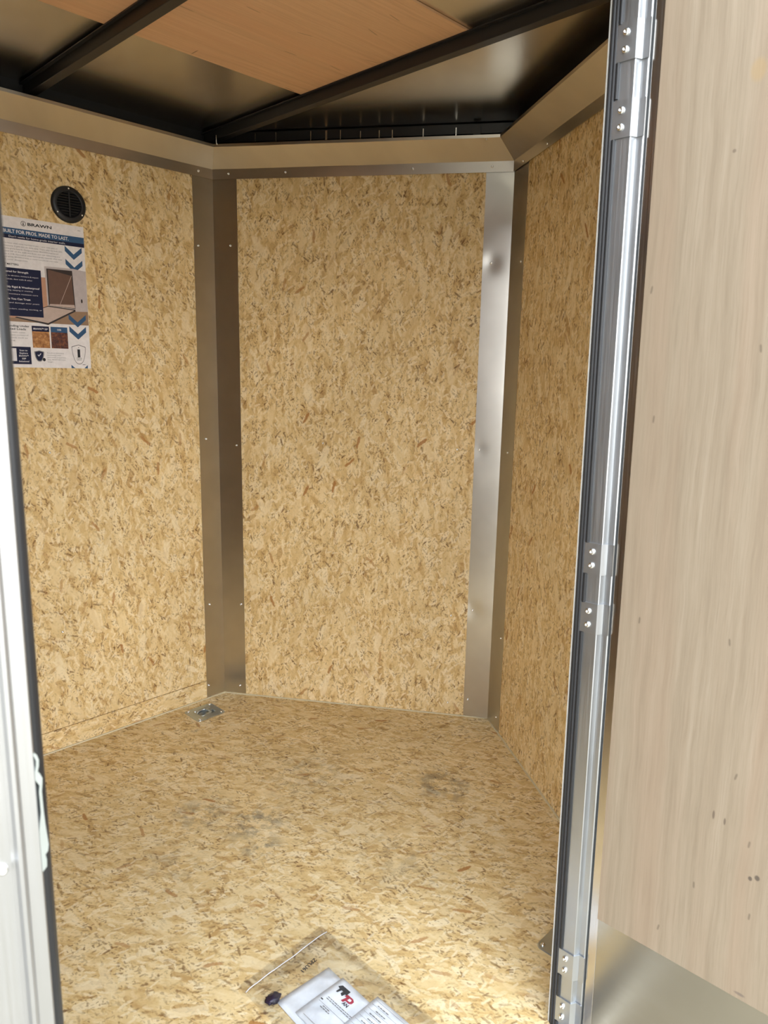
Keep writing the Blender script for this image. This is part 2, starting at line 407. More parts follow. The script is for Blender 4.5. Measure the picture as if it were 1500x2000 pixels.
boxes('subfloor_beam', [(x, x+.05, .03, WID-.03, -.12, -.0235) for x in (-1.9, -1.3, -.7, -.1, .5, 1.1)], 'black_steel', floor)
# pale raw edge where the floor meets the walls
O4 = off(-.0045)
def edge_strip(A, B, A2, B2): 
    return prism('edge_strip', [A, B, B2, A2], .0002, .0045, 'cream', floor)
edge_strip(O0[3], O0[4], O4[3], O4[4]); edge_strip(O0[2], O0[3], O4[2], O4[3]); edge_strip(O0[1], O0[2], O4[1], O4[2])

# walls -------------------------------------------------------------
wall_left = struct(skin('wall_left', 3, 4), 'flake board side wall with round vent and poster')
slab('wall_panel', O0[3], (XB+.01, WID), .011, .0773, 2.0, 'board_left', wall_left, (.3, .1))
slab('base_strip', O0[3], (XB+.01, WID), .010, .0, .0750, 'board_strip', wall_left, (.7, .5))
wall_fl = struct(skin('wall_front_left', 2, 3), 'centre flake board panel of the nose')
slab('wall_panel', O0[2], O0[3], .011, .0, 2.0, 'board_mid', wall_fl, (2.3, 1.1))
wall_fr = struct(skin('wall_front_right', 1, 2), 'flake board panel of the nose beside the door')
slab('wall_panel', O0[1], O0[2], .011, .0, 2.0, 'board_right', wall_fr, (5.1, 2.2))
wall_back = struct(prism('wall_back', [(XB-.05, -.05), (XB, -.05), (XB, WID+.05), (XB-.05, WID+.05)], -.12, 2.16, 'dark_skin'), 'closed rear end of the trailer')
slab('wall_panel', (XB+.011, WID-.001), (XB+.011, .001), .010, .0, 2.0, 'board_mid', wall_back, (8.1, .2))
wall_right = struct(boxes('wall_right', [(XB, X_L-.03, -.048, -.0125, -.12, 2.16), (X_H+.06, 1.5645, -.048, -.022, -.12, 2.16), (X_L-.03, X_H+.06, -.048, -.0125, Z_HEAD, 2.16),
    (X_L-.03, X_H+.06, -.048, -.0125, -.12, -.03)], 'white_skin'), 'side wall with the open doorway')
slab('wall_panel', (XB+.012, 0), (X_L+.005, 0), .011, .0, 2.0, 'board_left', wall_right, (11.2, 3))
slab('wall_panel', (X_H+.042, 0), O0[1], .011, .0, 2.0, 'board_right', wall_right, (15.2, 3))
slab('wall_panel', (X_L+.005, 0), (X_H+.042, 0), .011, Z_HEAD, 2.0, 'board_left', wall_right, (17.2, 3))
# painted screw heads in the boards
tm = (C2-C1).normalized(); nm = Vector((-tm.y, tm.x))*-1
if nm.x > 0: nm = -nm
def on_mid(s, z, d=0.0):
    p = C1 + tm*s + nm*d; return (p.x, p.y, z)
tr_ = (C3-C2).normalized(); nr = Vector((-tr_.y, tr_.x))
if nr.x > 0: nr = -nr
def on_right(s, z, d=0.0):
    p = C2 + tr_*s + nr*d; return (p.x, p.y, z)
for s, z in ((.408, 1.029), (.9046, 1.0245), (.905, .40), (.905, .05)):
    screw(wall_fl, on_mid(s, z), (nm.x, nm.y, 0), .0045, 'panel_screw')
for x, z in ((.9115, .417), (.910, 1.02)): screw(wall_left, (x, WID, z), (0, -1, 0), .0045, 'panel_screw')

# dark framing seen above the cove at the nose
for (w, i, j) in ((wall_fl, 2, 3), (wall_fr, 1, 2)):
    A, B = off(.004)[i], off(.004)[j]; A2, B2 = OI[i], OI[j]
    prism('top_rail', [A.lerp(A2, .1), B.lerp(B2, .1), B2, A2], 2.075, 2.105, 'black_steel', w)
for s in (.16, .235, .36, .415, .465, .535, .60, .645, .75, .86):
    p = C1 + tm*s - nm*.003; q = .0016 if s != .415 else .0035
    prism('rail_clip', [p - tm*q - nm*.0015, p + tm*q - nm*.0015, p + tm*q, p - tm*q], 2.066, 2.101 - .006*(s > .5), 'screw', wall_fl)
p = C1 + tm*.93 + nm*.010
prism('nose_post', [p - tm*.012 - nm*.012, p + tm*.012 - nm*.012, p + tm*.012, p - tm*.012], 2.01, 2.10, 'black_steel', wall_fl)

# ceiling -----------------------------------------------------------
def ceiling_mesh():
    bm = bmesh.new(); pts = off(.05); lo = [bm.verts.new((p.x, p.y, 2.1085)) for p in pts]; bm.faces.new(lo)
    ex = bmesh.ops.extrude_face_region(bm, geom=bm.faces[:])
    bmesh.ops.translate(bm, verts=[v for v in ex['geom'] if isinstance(v, bmesh.types.BMVert)], vec=(0, 0, .052))
    bm.normal_update(); box_uv(bm); return fin(bm, 'ceiling')
ceiling = struct(link('ceiling', ceiling_mesh(), 'roof_sheet'), 'bare metal roof sheet over black bows')
boxes('plywood_panel', [(XB+.1, 1.532, .592, 1.2185, 2.1022, 2.1078)], 'ply_roof', ceiling)
for xb in (.912, 1.518):
    bow = boxes('roof_bow', [(xb, xb+.028, -.02, WID+.02, 2.070, 2.1018)], 'black_steel', ceiling, .0015)
    boxes('bow_flange', [(xb-.010, xb-.0002, -.02, WID+.02, 2.0985, 2.1018), (xb+.0282, xb+.038, -.02, WID+.02, 2.0985, 2.1018)], 'black_steel', bow)

# cove trim ---------------------------------------------------------
CP = [(-.0042, ZB), (-.0042, ZF), (-.0722, 2.0385), (-.0722, 2.0475)]
def cove(name, i, j, label, screws, ext=(0, 0), lift=0.0):
    bm = bmesh.new(); uvl = bm.loops.layers.uv.verify(); nseg = 40; rows = []
    prof = []
    for k in range(len(CP)-1):
        for q in range(4): prof.append((CP[k][0]+(CP[k+1][0]-CP[k][0])*q/4, CP[k][1]+(CP[k+1][1]-CP[k][1])*q/4, k*4+q))
    prof.append((*CP[-1], 12)); rng = random.Random(i*7+3); ph = rng.random()*6
    for (d, z, k) in prof:
        A, B = off(d-lift)[i], off(d-lift)[j]; t = (B-A).normalized(); A = A - t*ext[0]; B = B + t*ext[1]; row = []
        for s in range(nseg+1):
            u = s/nseg; c = A.lerp(B, u)
            wv = .0004*math.sin(u*17+ph)*math.sin(k*.26)
            row.append((bm.verts.new((c.x, c.y, z + wv)), u*(B-A).length, k*.01))
        rows.append(row)
    for R0, R1 in zip(rows, rows[1:]):
        for s in range(nseg):
            q = (R0[s], R0[s+1], R1[s+1], R1[s]); f = bm.faces.new([v[0] for v in q])
            for l, v in zip(f.loops, q): l[uvl].uv = (v[1], v[2])
    o = link(name, fin(bm, name), 'cove'); sm = o.modifiers.new('thickness', 'SOLIDIFY'); sm.thickness = .0012; sm.offset = 0
    struct(o, label)
    for (p, n) in screws: screw(o, p, n, .0046)
    return o
Zs = 1.9685
cove('trim_1', 3, 4, 'bent metal cove above the poster wall', [((1.479, WID-.0048, Zs), (0, -1, 0)), ((.62, WID-.0048, Zs), (0, -1, 0)), ((.2, WID-.0048, Zs), (0, -1, 0))])
cove('trim_2', 2, 3, 'bent metal cove above the centre nose panel', [(on_mid(s, Zs, .0048), (nm.x, nm.y, 0)) for s in (.062, .271, .7195, .985)])
cove('trim_3', 1, 2, 'bent metal cove running towards the open door', [(on_right(s, Zs-.006, .0058), (nr.x, nr.y, 0)) for s in (.085, .275, .7)], lift=.0014)
# bent screw tip above the corner
tube('screw_tip', [(1.478, 1.628, 2.035), (1.4785, 1.629, 2.062)], .0012, 'screw', bpy.data.objects['trim_2'])
screw(bpy.data.objects['trim_2'], (1.483, 1.632, 2.036), (-.6, -.8, .2), .003)
for o in (bpy.data.objects['trim_2'],):
    p = C1 + tm*.965 + nm*.068; screw(o, (p.x, p.y, 2.036), (nm.x*.7, nm.y*.7, -.7), .0045)

# corner trims ------------------------------------------------------
def corner(name, C, ta, na, la, tb, nb, lb, label, sa, sb, dims, amp=0.0005, seed=0, lift=0.0):
    """folded plate: leg a runs from C along ta, leg b along tb; na, nb point into the room"""
    bm = bmesh.new(); uvl = bm.loops.layers.uv.verify(); nz = 130; nw = 14; pr = .0010
    m = (na+nb).normalized(); Cc = C + m*(pr/m.dot(na)); rng = random.Random(seed); p1, p2, p3 = (rng.random()*6 for _ in range(3))
    def surf(leg, s, z):
        t, n, L = (ta, na, la) if leg == 'a' else (tb, nb, lb)
        lf = lift*max(0, min(1, (1.945-z)/.16))*(1-s/L)
        d = amp*min(1, s/L)*(math.sin(z*4.2+p1) + .6*math.sin(z*9.7+p2+s*12) + .35*math.sin(z*17+p3))
        for (dl, ds, dz, dep, sig) in dims:
            if dl == leg: d -= dep*math.exp(-((s-ds)**2+(z-dz)**2)/(2*sig*sig))
        return Cc + t*s + n*max(d, -.0007-lf) + na*lf
    cols = []
    for q in range(nw, -1, -1): cols.append(('a', la*q/nw))
    for q in range(1, nw+1): cols.append(('b', lb*q/nw))
    grid = []
    for (leg, s) in cols:
        colv = []
        for k in range(nz+1):
            z = .006 + (1.9835-.006)*k/nz
            c = surf(leg, s, z); colv.append((bm.verts.new((c.x, c.y, z)), (s if leg == 'b' else -s), z))
        grid.append(colv)
    for A, B in zip(grid, grid[1:]):
        for k in range(nz):
            q = (A[k], B[k], B[k+1], A[k+1]); f = bm.faces.new([v[0] for v in q]); f.smooth = True
            for l, v in zip(f.loops, q): l[uvl].uv = (v[1], v[2])
    fold = grid[nw]
    for k in range(nz):
        e = bm.edges.get((fold[k][0], fold[k+1][0]))
        if e: e.smooth = False
    for e in bm.edges:
        if e.is_boundary: e.smooth = False
    o = link(name, fin(bm, name), 'steel'); sm = o.modifiers.new('thickness', 'SOLIDIFY'); sm.thickness = .0007; sm.offset = 0
    struct(o, label)
    for s, z in sa: P = surf('a', s, z) + na*.0004; screw(o, (P.x, P.y, z), (na.x, na.y, 0), .0046)
    for s, z in sb: P = surf('b', s, z) + nb*.0004; screw(o, (P.x, P.y, z), (nb.x, nb.y, 0), .0046)
    return o
TL, NL = Vector((-1, 0)), Vector((0, -1))
corner('trim_4', C1, TL, NL, .083, tm, nm, .0895, 'folded metal corner trim between poster wall and nose panel',
       [(.066, 1.72), (.056, 1.034), (.061, .3886), (.075, .0554)], [(.062, 1.728), (.0705, 1.009), (.0767, .381), (.066, .038)],
       [('b', .062, 1.728, .0006, .02), ('b', .07, 1.009, .0005, .02), ('b', .05, .10, .0012, .022)], .00035, 3)
corner('trim_5', C2, -tm, nm, .093, tr_, nr, .122, 'folded metal corner trim at the tip of the nose',
       [(.0635, 1.663), (.075, 1.027), (.075, .427), (.078, .072)], [(.099, 1.654), (.069, 1.027), (.095, .36), (.088, .051)],
       [('a', .0635, 1.663, .0024, .020), ('a', .070, .427, .0022, .021), ('a', .075, 1.027, .0008, .016)], .0005, 11, .0105)

# door frame --------------------------------------------------------
PIV = Vector((1.16, -.03, .95)); TILT = (math.radians(-0.6), 0, 0)     # hinge post and door stand a little out of plumb
jamb = empty('door_frame', PIV, TILT); struct(jamb, 'aluminium hinge side door frame with black rubber seal')
prism('hinge_jamb', [(1.1585, .0028), (1.1585, -.0105), (1.1528, -.0108), (1.1528, -.0426), (1.1538, -.0438), (1.1640, -.0478), (1.1640, -.0585), (1.1655, -.0600), (1.1980, -.0600), (1.1980, .0028)], -.06, 1.945, 'alu', jamb)
boxes('inner_lip', [(1.1525, 1.1980, .0029, .0052, -.02, 1.945)], 'lip', jamb)
def vrod(name, x, y, rx, ry, z0, z1, mat, parent, seg=14):
    return prism(name, [(x+rx*math.cos(2*PI*i/seg), y+ry*math.sin(2*PI*i/seg)) for i in range(seg)], z0, z1, mat, parent, smooth=False)
vrod('rubber_seal', 1.1545, -.0022, .0050, .0044, -.05, 1.94, 'rubber', jamb)
vrod('rubber_seal', 1.1530, -.0092, .0042, .0036, -.05, 1.94, 'grey_rubber', jamb)
BR = [(.0186, .0754), (.127, .1845), (.8424, .897), (.9515, 1.007), (1.6683, 1.727), (1.7807, 1.8341)]
zz = [-.05] + [v for p in BR for v in p] + [1.94]
for i in range(0, len(zz), 2):
    vrod('rubber_seal', 1.1512, -.0152, .0030, .0034, zz[i]+.0005, zz[i+1]-.0005, 'rubber', jamb)
def bracket_mesh():
    inner = [(1.1526, -.0116), (1.1526, -.0430), (1.1637, -.0482), (1.1637, -.0610)]
    outer = [(1.1500, -.0116), (1.1500, -.0436), (1.1612, -.0498), (1.1612, -.0610)]
    pts = outer + inner[::-1]
    bm = bmesh.new(); n = len(pts)
    lo = [bm.verts.new((x, y, 0)) for x, y in pts]; hi = [bm.verts.new((x, y, .0562)) for x, y in pts]
    for i in range(n): bm.faces.new((lo[i], lo[(i+1) % n], hi[(i+1) % n], hi[i]))
    bm.faces.new(lo); bm.faces.new(hi); me = fin(bm, 'hinge_bracket'); me.materials.append(M['alu']); return me
bme = bracket_mesh()
for (z0, z1) in BR:
    o = bpy.data.objects.new('hinge_bracket', bme); COL.objects.link(o); attach(o, jamb); o.location = (0, 0, z0)
    for dz in (.016, .041):
        sc_ = screw(None, (1.1500, -.0265, dz), (-1, 0, 0), .0058); sc_.parent = o
# latch side
lj = empty('door_frame', (X_L, -.04, .95)); struct(lj, 'pale aluminium latch side door frame in the left foreground')
prism('latch_jamb', [(.100, -.0485), (.100, -.0560), (.1680, -.0560), (.1700, -.0580), (.1715, -.0625), (.1740, -.0640), (.1765, -.0625), (.1780, -.0605), (.1890, -.0605), (.1905, -.0590), (.1905, -.0340), (.1960, -.0320), (.1960, .0030), (.160, .0030), (.160, -.0485)], -.06, 1.945, 'alu_frame', lj)
vrod('rubber_seal', .1985, -.0330, .0070, .0065, -.05, 1.94, 'rubber', lj)
vrod('rubber_seal', .2045, -.0215, .0055, .0075, -.05, 1.94, 'grey_rubber', lj)
def keeper():
    prof = [(0, .992), (.0035, .989), (.0058, .983), (.0050, .976), (.0030, .971), (.0062, .967), (.0088, .962), (.0080, .955), (.0066, .948), (.0070, .925), (.0085, .905), (.0105, .886), (.0090, .879), (.0048, .876), (.0062, .870), (.0058, .862), (.0, .858)]
    bm = bmesh.new(); A = []; B = []; 
    for (dx, z) in prof:
        z = .992 - (.992-z)*.80; A.append((.1903+dx*.55, z)); B.append((.1903+dx*.55-.0022 if .972 < z < .986 or .937 < z < .966 else .1896, z))
    pts = A + B[::-1]; n = len(pts)
    lo = [bm.verts.new((x, -.0602, z)) for x, z in pts]; hi = [bm.verts.new((x, -.042, z)) for x, z in pts]
    for i in range(n): bm.faces.new((lo[i], lo[(i+1) % n], hi[(i+1) % n], hi[i]))
    bm.faces.new(lo); bm.faces.new(hi); return fin(bm, 'latch_keeper')
kp = link('latch_keeper', keeper(), 'zinc', lj); kp['label'] = 'bright zinc latch keeper'
screw(lj, (.1725-.012, -.0560, .9), (0, -1, 0), .005)
# head of the frame, above the picture
hd = struct(boxes('trim_6', [(.160, 1.198, -.060, .003, Z_HEAD-.004, Z_HEAD+.04)], 'alu_frame'), 'door frame head above the doorway')
sl = struct(boxes('trim_7', [(.197, 1.158, -.060, -.012, -.055, -.003)], 'alu_frame'), 'door sill below the doorway')

# the open door -----------------------------------------------------
door = empty('door_1', PIV, TILT); struct(door, 'open side door lined with pale plywood over a metal kick plate')
DW = .93
boxes('door_leaf', [(1.1765, 1.2060, -.0625-DW, -.0625, -.03, 1.925)], 'white_skin', door)
boxes('edge_trim', [(1.1690, 1.1763, -.0805, -.0625, -.028, 1.92)], 'edge_alu', door, .001)
def plyuv(o): return o
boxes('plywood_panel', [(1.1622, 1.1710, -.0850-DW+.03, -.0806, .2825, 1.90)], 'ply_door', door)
boxes('kick_plate', [(1.1690, 1.1762, -.0860-DW+.03, -.0806, -.026, .2823)], 'kick', door)

# round vent --------------------------------------------------------
V = Vector((1.0175, WID, 1.783))
vent = empty('wall_vent', V); tag(vent, 'round black louvred vent above the poster', 'vent')
nv = (0, -1, 0)
lathe('flange', [(.0540, .0003), (.0540, .003), (.0525, .006), (.0480, .0085), (.0400, .0095), (.0375, .0090), (.0370, .0012)], 'black_plastic', vent, V, nv, 48)
lathe('backing', [(.0372, .0006), (.0372, .0012), (0, .0012)], 'dark_skin', vent, V, nv, 32)
for k in range(-4, 5):
    h = k*.0078; c = math.sqrt(.0368**2 - (abs(h)+.002)**2)
    bm = bmesh.new(); q = [(-c, -.0020, .0022), (c, -.0020, .0022), (c, .0022, .0086), (-c, .0022, .0086)]
    vs = [bm.verts.new((V.x+x, WID-d, V.z+h+z)) for x, z, d in q] + [bm.verts.new((V.x+x, WID-d-.0006, V.z+h+z+.0012)) for x, z, d in q]
    for f in ((0, 1, 2, 3), (7, 6, 5, 4), (0, 4, 5, 1), (1, 5, 6, 2), (2, 6, 7, 3), (3, 7, 4, 0)): bm.faces.new([vs[i] for i in f])
    link('slat', fin(bm, 'slat'), 'black_plastic', vent)
boxes('centre_bar', [(V.x-.002, V.x+.002, WID-.0098, WID-.004, V.z-.036, V.z+.036)], 'black_plastic', vent, .0004)
for t in (90, 215, 325):
    screw(vent, (V.x+.046*math.cos(math.radians(t)), WID-.0085, V.z+.046*math.sin(math.radians(t))), nv, .0028)

# tie-down rings ----------------------------------------------------
def tiedown(x, y, label):
    t = empty('tie_down_ring', (x, y, 0)); tag(t, label, 'tie-down ring', 'recessed floor tie-down rings')
    hw, hh, rc = .0595, .0535, .014; outl = []
    for (cx, cy, a0) in ((hw-rc, hh-rc, 0), (-hw+rc, hh-rc, 90), (-hw+rc, -hh+rc, 180), (hw-rc, -hh+rc, 270)):
        for q in range(7): an = math.radians(a0+q*15); outl.append((cx+rc*math.cos(an), cy+rc*math.sin(an)))
    n = len(outl)
    def ell(ax, ay, z): 
        res = []
        for (px, py) in outl:
            an = math.atan2(py/ay, px/ax); cc, sn = math.cos(an), math.sin(an)
            k = (abs(cc)**2.6+abs(sn)**2.6)**(-1/2.6); res.append((ax*cc*k, ay*sn*k, z))
        return res
    rings = [[(px, py, .0003) for px, py in outl], [(px, py, .0022) for px, py in outl], [(px*.97, py*.97, .0034) for px, py in outl],
             ell(.0440, .0370, .0036), ell(.0410, .0340, .0052), ell(.0375, .0310, .0040), ell(.0330, .0270, -.008), ell(.0230, .0180, -.014)]
    bm = bmesh.new(); R = [[bm.verts.new((x+p[0], y+p[1], p[2])) for p in rg] for rg in rings]
    for A, B in zip(R, R[1:]):
        for i in range(n): bm.faces.new((A[i], A[(i+1) % n], B[(i+1) % n], B[i]))
    bm.faces.new(R[-1])
    pl_ = link('plate', fin(bm, 'plate'), 'zinc', t)
    for p_ in pl_.data.polygons: p_.use_smooth = p_.center.z < .0030 or p_.center.z > .0037
    pts = []
    for i in range(28):
        an = 2*PI*i/28; px = .0265*math.cos(an); py = .0205*math.sin(an)
        if px > .016: px = .016 + (px-.016)*.35
        pts.append((x-.003+px*1.12, y+py*1.12, .0010+.003*math.cos(an)))
    tube('ring', pts, .0045, 'zinc', t, 8, True)
    boxes('ring_clamp', [(x+.012, x+.034, y-.009, y+.009, .0035, .0085)], 'zinc', t, .002)
    for sx_ in (-1, 1):
        for sy_ in (-1, 1): screw(t, (x+sx_*.0465, y+sy_*.0415, .0034), (0, 0, 1), .0052)
    return t
tiedown(RINGS[0][0], RINGS[0][1], 'zinc tie-down ring set in the floor at the far corner under the poster wall')
tiedown(RINGS[1][0], RINGS[1][1], 'zinc tie-down ring half hidden behind the door hinge post')

# poster ------------------------------------------------------------
SX, SZ = 1.060, 1.723
sign = empty('poster', (SX-.14, WID, SZ-.437)); tag(sign, 'white and navy printed poster stuck on the wall below the vent', 'poster')
lay = [0]
def at(u, v, d): return (SX+u, WID-.0014-d, SZ+v)
boxes('poster_sheet', [(SX-.280, SX, WID-.0013, WID-.0001, SZ-.4370, SZ)], 'sign_white', sign)
def poly(name, pts, mat, lv=1, holes=None):
    bm = bmesh.new(); d0, d1 = 0.0, .00012*lv
    lo = [bm.verts.new(at(u, v, d0)) for u, v in pts]; hi = [bm.verts.new(at(u, v, d1)) for u, v in pts]; n = len(pts)
    for i in range(n): bm.faces.new((lo[i], lo[(i+1) % n], hi[(i+1) % n], hi[i]))
    bm.faces.new(hi); bm.faces.new(lo)
    bmesh.ops.triangulate(bm, faces=[f for f in bm.faces if len(f.verts) > 4])
    return link(name, fin(bm, name), mat, sign)
def rect(name, u0, u1, v0, v1, mat, lv=1): return poly(name, [(u0, v0), (u1, v0), (u1, v1), (u0, v1)], mat, lv)
DG = bpy.context.evaluated_depsgraph_get
def text_mesh(s, size, bold=0.0, align='LEFT', space=1.0):
    cu = bpy.data.curves.new('t', 'FONT'); cu.body = s; cu.size = size; cu.offset = bold; cu.align_x = align; cu.space_line = space
    cu.resolution_u = 2; cu.fill_mode = 'FRONT'
    o = bpy.data.objects.new('t', cu); COL.objects.link(o); dg = DG(); dg.update()
    me = bpy.data.meshes.new_from_object(o.evaluated_get(dg)); bpy.data.objects.remove(o); bpy.data.curves.remove(cu); me.materials.clear(); return me
def place_text(name, s, O, ex, ey, en, mat, parent, height=None, width=None, bold=0.0, align='LEFT', space=1.0, lineh=None):
    """O = anchor (left or centre of first baseline); cap height of one line given by height"""
    size = height/.69
    me = text_mesh(s, size, bold*size, align, space)
    xs = [v.co.x for v in me.vertices]; k = 1.0
    if width: k = width/(max(xs)-min(xs))
    O, ex, ey, en = Vector(O), Vector(ex), Vector(ey), Vector(en)
    for v in me.vertices:
        c = v.co.copy(); v.co = O + ex*(c.x*k) + ey*c.y + en*.0
    me.update(); return link(name, me, mat, parent)
def stext(s, u, v, h, w=None, mat='ink', bold=0.0, align='LEFT', space=1.0, lv=3, name='print'):
    return place_text(name, s, at(u, v, .00012*lv), (1, 0, 0), (0, 0, 1), (0, -1, 0), mat, sign, h, w, bold, align, space)
def chev(u0, u1, vt, th, cut=None, mat='blue', lv=2):
    um = (u0+u1)/2; dp = (u1-u0)/2*.88
    poly('chevron', [(u0, vt), (um, vt-dp), (u1, vt), (u1, vt-th), (um, vt-dp-th), (u0, vt-th)], mat, lv)
# heading
lathe('emblem', [(.0066, .0), (.0072, .0003), (.0060, .0004), (.0060, .0)], 'ink', sign, at(-.1815, -.0160, .0), (0, -1, 0), 24)
poly('emblem', [(-.1835, -.0205), (-.1795, -.0205), (-.1795, -.0190), (-.1807, -.0185), (-.1807, -.0118), (-.1823, -.0118), (-.1823, -.0185), (-.1835, -.0190)], 'ink', 2)
stext('BRAWN', -.1705, -.0200, .0082, .0705, 'ink', .028)
rect('small_print', -.019, -.010, -.0135, -.0122, 'grey_ink')
rect('band', -.280, -.0004, -.0508, -.0323, 'blue'); rect('band', -.280, -.0004, -.0622, -.0508, 'navy')
stext('BUILT FOR PROS. MADE TO LAST.', -.2410, -.0462, .0094, .1915, 'white_ink', .022)
stext("Don't settle for home-grade interior walls.", -.2262, -.0590, .0056, .166, 'white_ink')
para = ["You know what's most important to you — your tools, gear, or", "inventory. It gets the job done daily. That's why we built with", "home-grade boards. Designed inside BRAWN engineered", "panel SSP on the walls and floor, not just something you", "see in OSB. Plywood or other home-grade materials often wear", "out quickly. BRAWN is made no matter how you use your trailer.", "It never disappoints."]
wd = [.158, .171, .158, .163, .170, .158, .066]
for i, (s, w) in enumerate(zip(para, wd)): stext(s, -.2425, -.0775-.0078*i, .0040, w, 'grey_ink')
stext('WHY IT MATTERS:', -.2660, -.1382, .0052, .0635, 'ink', .02)
for vt in (-.0630, -.1020): chev(-.0625, -.0093, vt, .0160)
# printed trailer picture
rect('picture', -.280, -.0006, -.3012, -.215, 'photo_ground', 1)
rect('picture', -.280, -.1240, -.290, -.165, 'photo_brick', 2)
poly('picture', [(-.1285, -.1314), (-.0402, -.1300), (-.0006, -.1345), (-.0006, -.2585), (-.0380, -.2600), (-.1262, -.2525)], 'photo_wall', 3)
poly('picture', [(-.1232, -.1375), (-.0440, -.1365), (-.0400, -.2520), (-.1225, -.2475)], 'photo_dark', 4)
poly('picture', [(-.1190, -.1400), (-.0470, -.1520), (-.0430, -.2450), (-.1190, -.2420)], 'photo_brown', 5)
poly('picture', [(-.1185, -.2425), (-.0430, -.2400), (-.0412, -.2500), (-.1215, -.2470)], 'photo_sand', 6)
poly('picture', [(-.0475, -.1520), (-.0462, -.1520), (-.0900, -.2480), (-.0912, -.2480)], 'photo_sand', 7)
poly('picture', [(-.1240, -.2480), (-.0405, -.2545), (-.0405, -.2600), (-.1280, -.3062), (-.2260, -.2895)], 'photo_dark', 4)
poly('picture', [(-.1250, -.2510), (-.0455, -.2572), (-.1282, -.3005), (-.2215, -.2865)], 'photo_sand', 5)
poly('picture', [(-.0185+.0028*math.cos(2*PI*i/14), -.2265+.0062*math.sin(2*PI*i/14)) for i in range(14)], 'photo_dark', 4)
rect('text_box', -.2700, -.1405, -.2850, -.1458, 'navy', 6)
for s, v, h, w, bo in (('Engineered for Strength', -.1590, .0052, .087, .02), ('Stands up to vibration, moisture & impact', -.1700, .0036, .116, 0), ('where nickels, dent walls & other', -.1800, .0036, .098, 0), ('fasteners.', -.1880, .0032, .028, 0),
        ('Incredibly Rigid & Weatherproof', -.2030, .0052, .117, .02), ('No swelling, warping or cracking', -.2118, .0036, .096, 0), ('edges / moisture resistant core', -.2225, .0036, .111, 0),
        ('Durable You Can Trust', -.2375, .0052, .088, .02), ('marks and damage over years', -.2480, .0036, .113, 0), ('loads, modern, standing, working, or', -.2655, .0036, .120, 0), ('years.', -.2735, .0032, .026, 0)):
    stext(s, -.2650, v, h, w, 'white_ink', bo, lv=8)
# lower band
stext('Outstanding Under', -.2700, -.3165, .0058, .0845, 'ink', .02); stext('Repeated Loads', -.2700, -.3255, .0058, .0735, 'ink', .02)
for i, (s, w) in enumerate((('Tie-down walls utilize', .071), ('environment compared', .079), ('trailer loads such as', .077), ('flooring.', .043))): stext(s, -.2700, -.3345-.0079*i, .0036, w, 'grey_ink')
for (u0, u1, c, mt, tx, tw) in ((-.1785, -.1265, 'navy', 'swatch_a', 'BRAWN™ SSP', .043), (-.1220, -.0700, 'blue', 'swatch_b', 'OSB', .0125)):
    rect('swatch', u0, u1, -.3275, -.3110, c); rect('swatch', u0, u1, -.3765, -.3275, mt)
    stext(tx, (u0+u1)/2, -.3220, .0050, tw, 'white_ink', .02, 'CENTER')
rect('code_box', -.2700, -.1858, -.4270, -.3750, 'navy'); rect('code_box', -.2650, -.2280, -.4180, -.3800, 'white_ink', 2)
for i, s in enumerate(('Scan to', 'Explore', 'BRAWN™', 'SSP', 'Solutions!')): stext(s, -.2075, -.3880-.0082*i, .0046, (.023, .024, .028, .012, .030)[i], 'white_ink', .015, 'CENTER')
def shield(cx, vt, w, h, n=10):
    L = [(cx, vt), (cx-w*.45, vt-h*.09), (cx-w/2, vt-h*.13)]
    for i in range(1, n): q = i/n; L.append((cx-w/2*math.cos(q*PI/2)**.8, vt-h*.13-h*.87*math.sin(q*PI/2)**1.25))
    L.append((cx, vt-h)); return L + [(2*cx-u, v) for u, v in L[-2:0:-1]]
poly('shield', shield(-.1612, -.3845, .0300, .0340), 'grey_ink', 1); poly('shield', shield(-.1612, -.3868, .0240, .0290), 'navy', 2)
poly('shield', [(-.1475+.0046*math.cos(2*PI*i/12), -.4120+.0052*math.sin(2*PI*i/12)) for i in range(12)] , 'ink', 3)
poly('shield', [(-.1665, -.3985), (-.1630, -.4030), (-.1555, -.3945), (-.1570, -.3930), (-.1630, -.4000), (-.1652, -.3970)], 'white_ink', 4)
for i, (s, w) in enumerate((('Excellent moisture', .051), ('resistance with', .042), ('anti-swell properties', .057), ('keep BRAWN® Core', .055), ('longer.', .018))): stext(s, -.1375, -.3930-.0068*i, .0036, w, 'grey_ink')
chev(-.0635, -.0088, -.2690, .0155, lv=4); chev(-.0635, -.0100, -.3060, .0170)
poly('shield', shield(-.0375, -.3625, .0455, .0620), 'grey_ink', 1); poly('shield', shield(-.0375, -.3648, .0420, .0575), 'sign_white', 2)
stext('1', -.0378, -.4015, .0235, .0085, 'ink', .03, 'CENTER'); stext('YEAR', -.0376, -.4080, .0050, .0185, 'grey_ink', .01, 'CENTER'); stext('WARRANTY', -.0376, -.4118, .0022, .0180, 'ink', .02, 'CENTER')
poly('star', [(-.0375+.0022*math.cos(PI/2+i*PI/5)*(1 if i % 2 == 0 else .45), -.3720+.0022*math.sin(PI/2+i*PI/5)*(1 if i % 2 == 0 else .45)) for i in range(10)], 'grey_ink', 3)
rect('small_print', -.0275, -.0185, -.4262, -.4248, 'ink')
poly('chevron', [(-.0640, -.4265), (-.0515, -.4368), (-.0640, -.4368)], 'blue', 2); poly('chevron', [(-.0110, -.4265), (-.0110, -.4368), (-.0225, -.4368)], 'blue', 2)

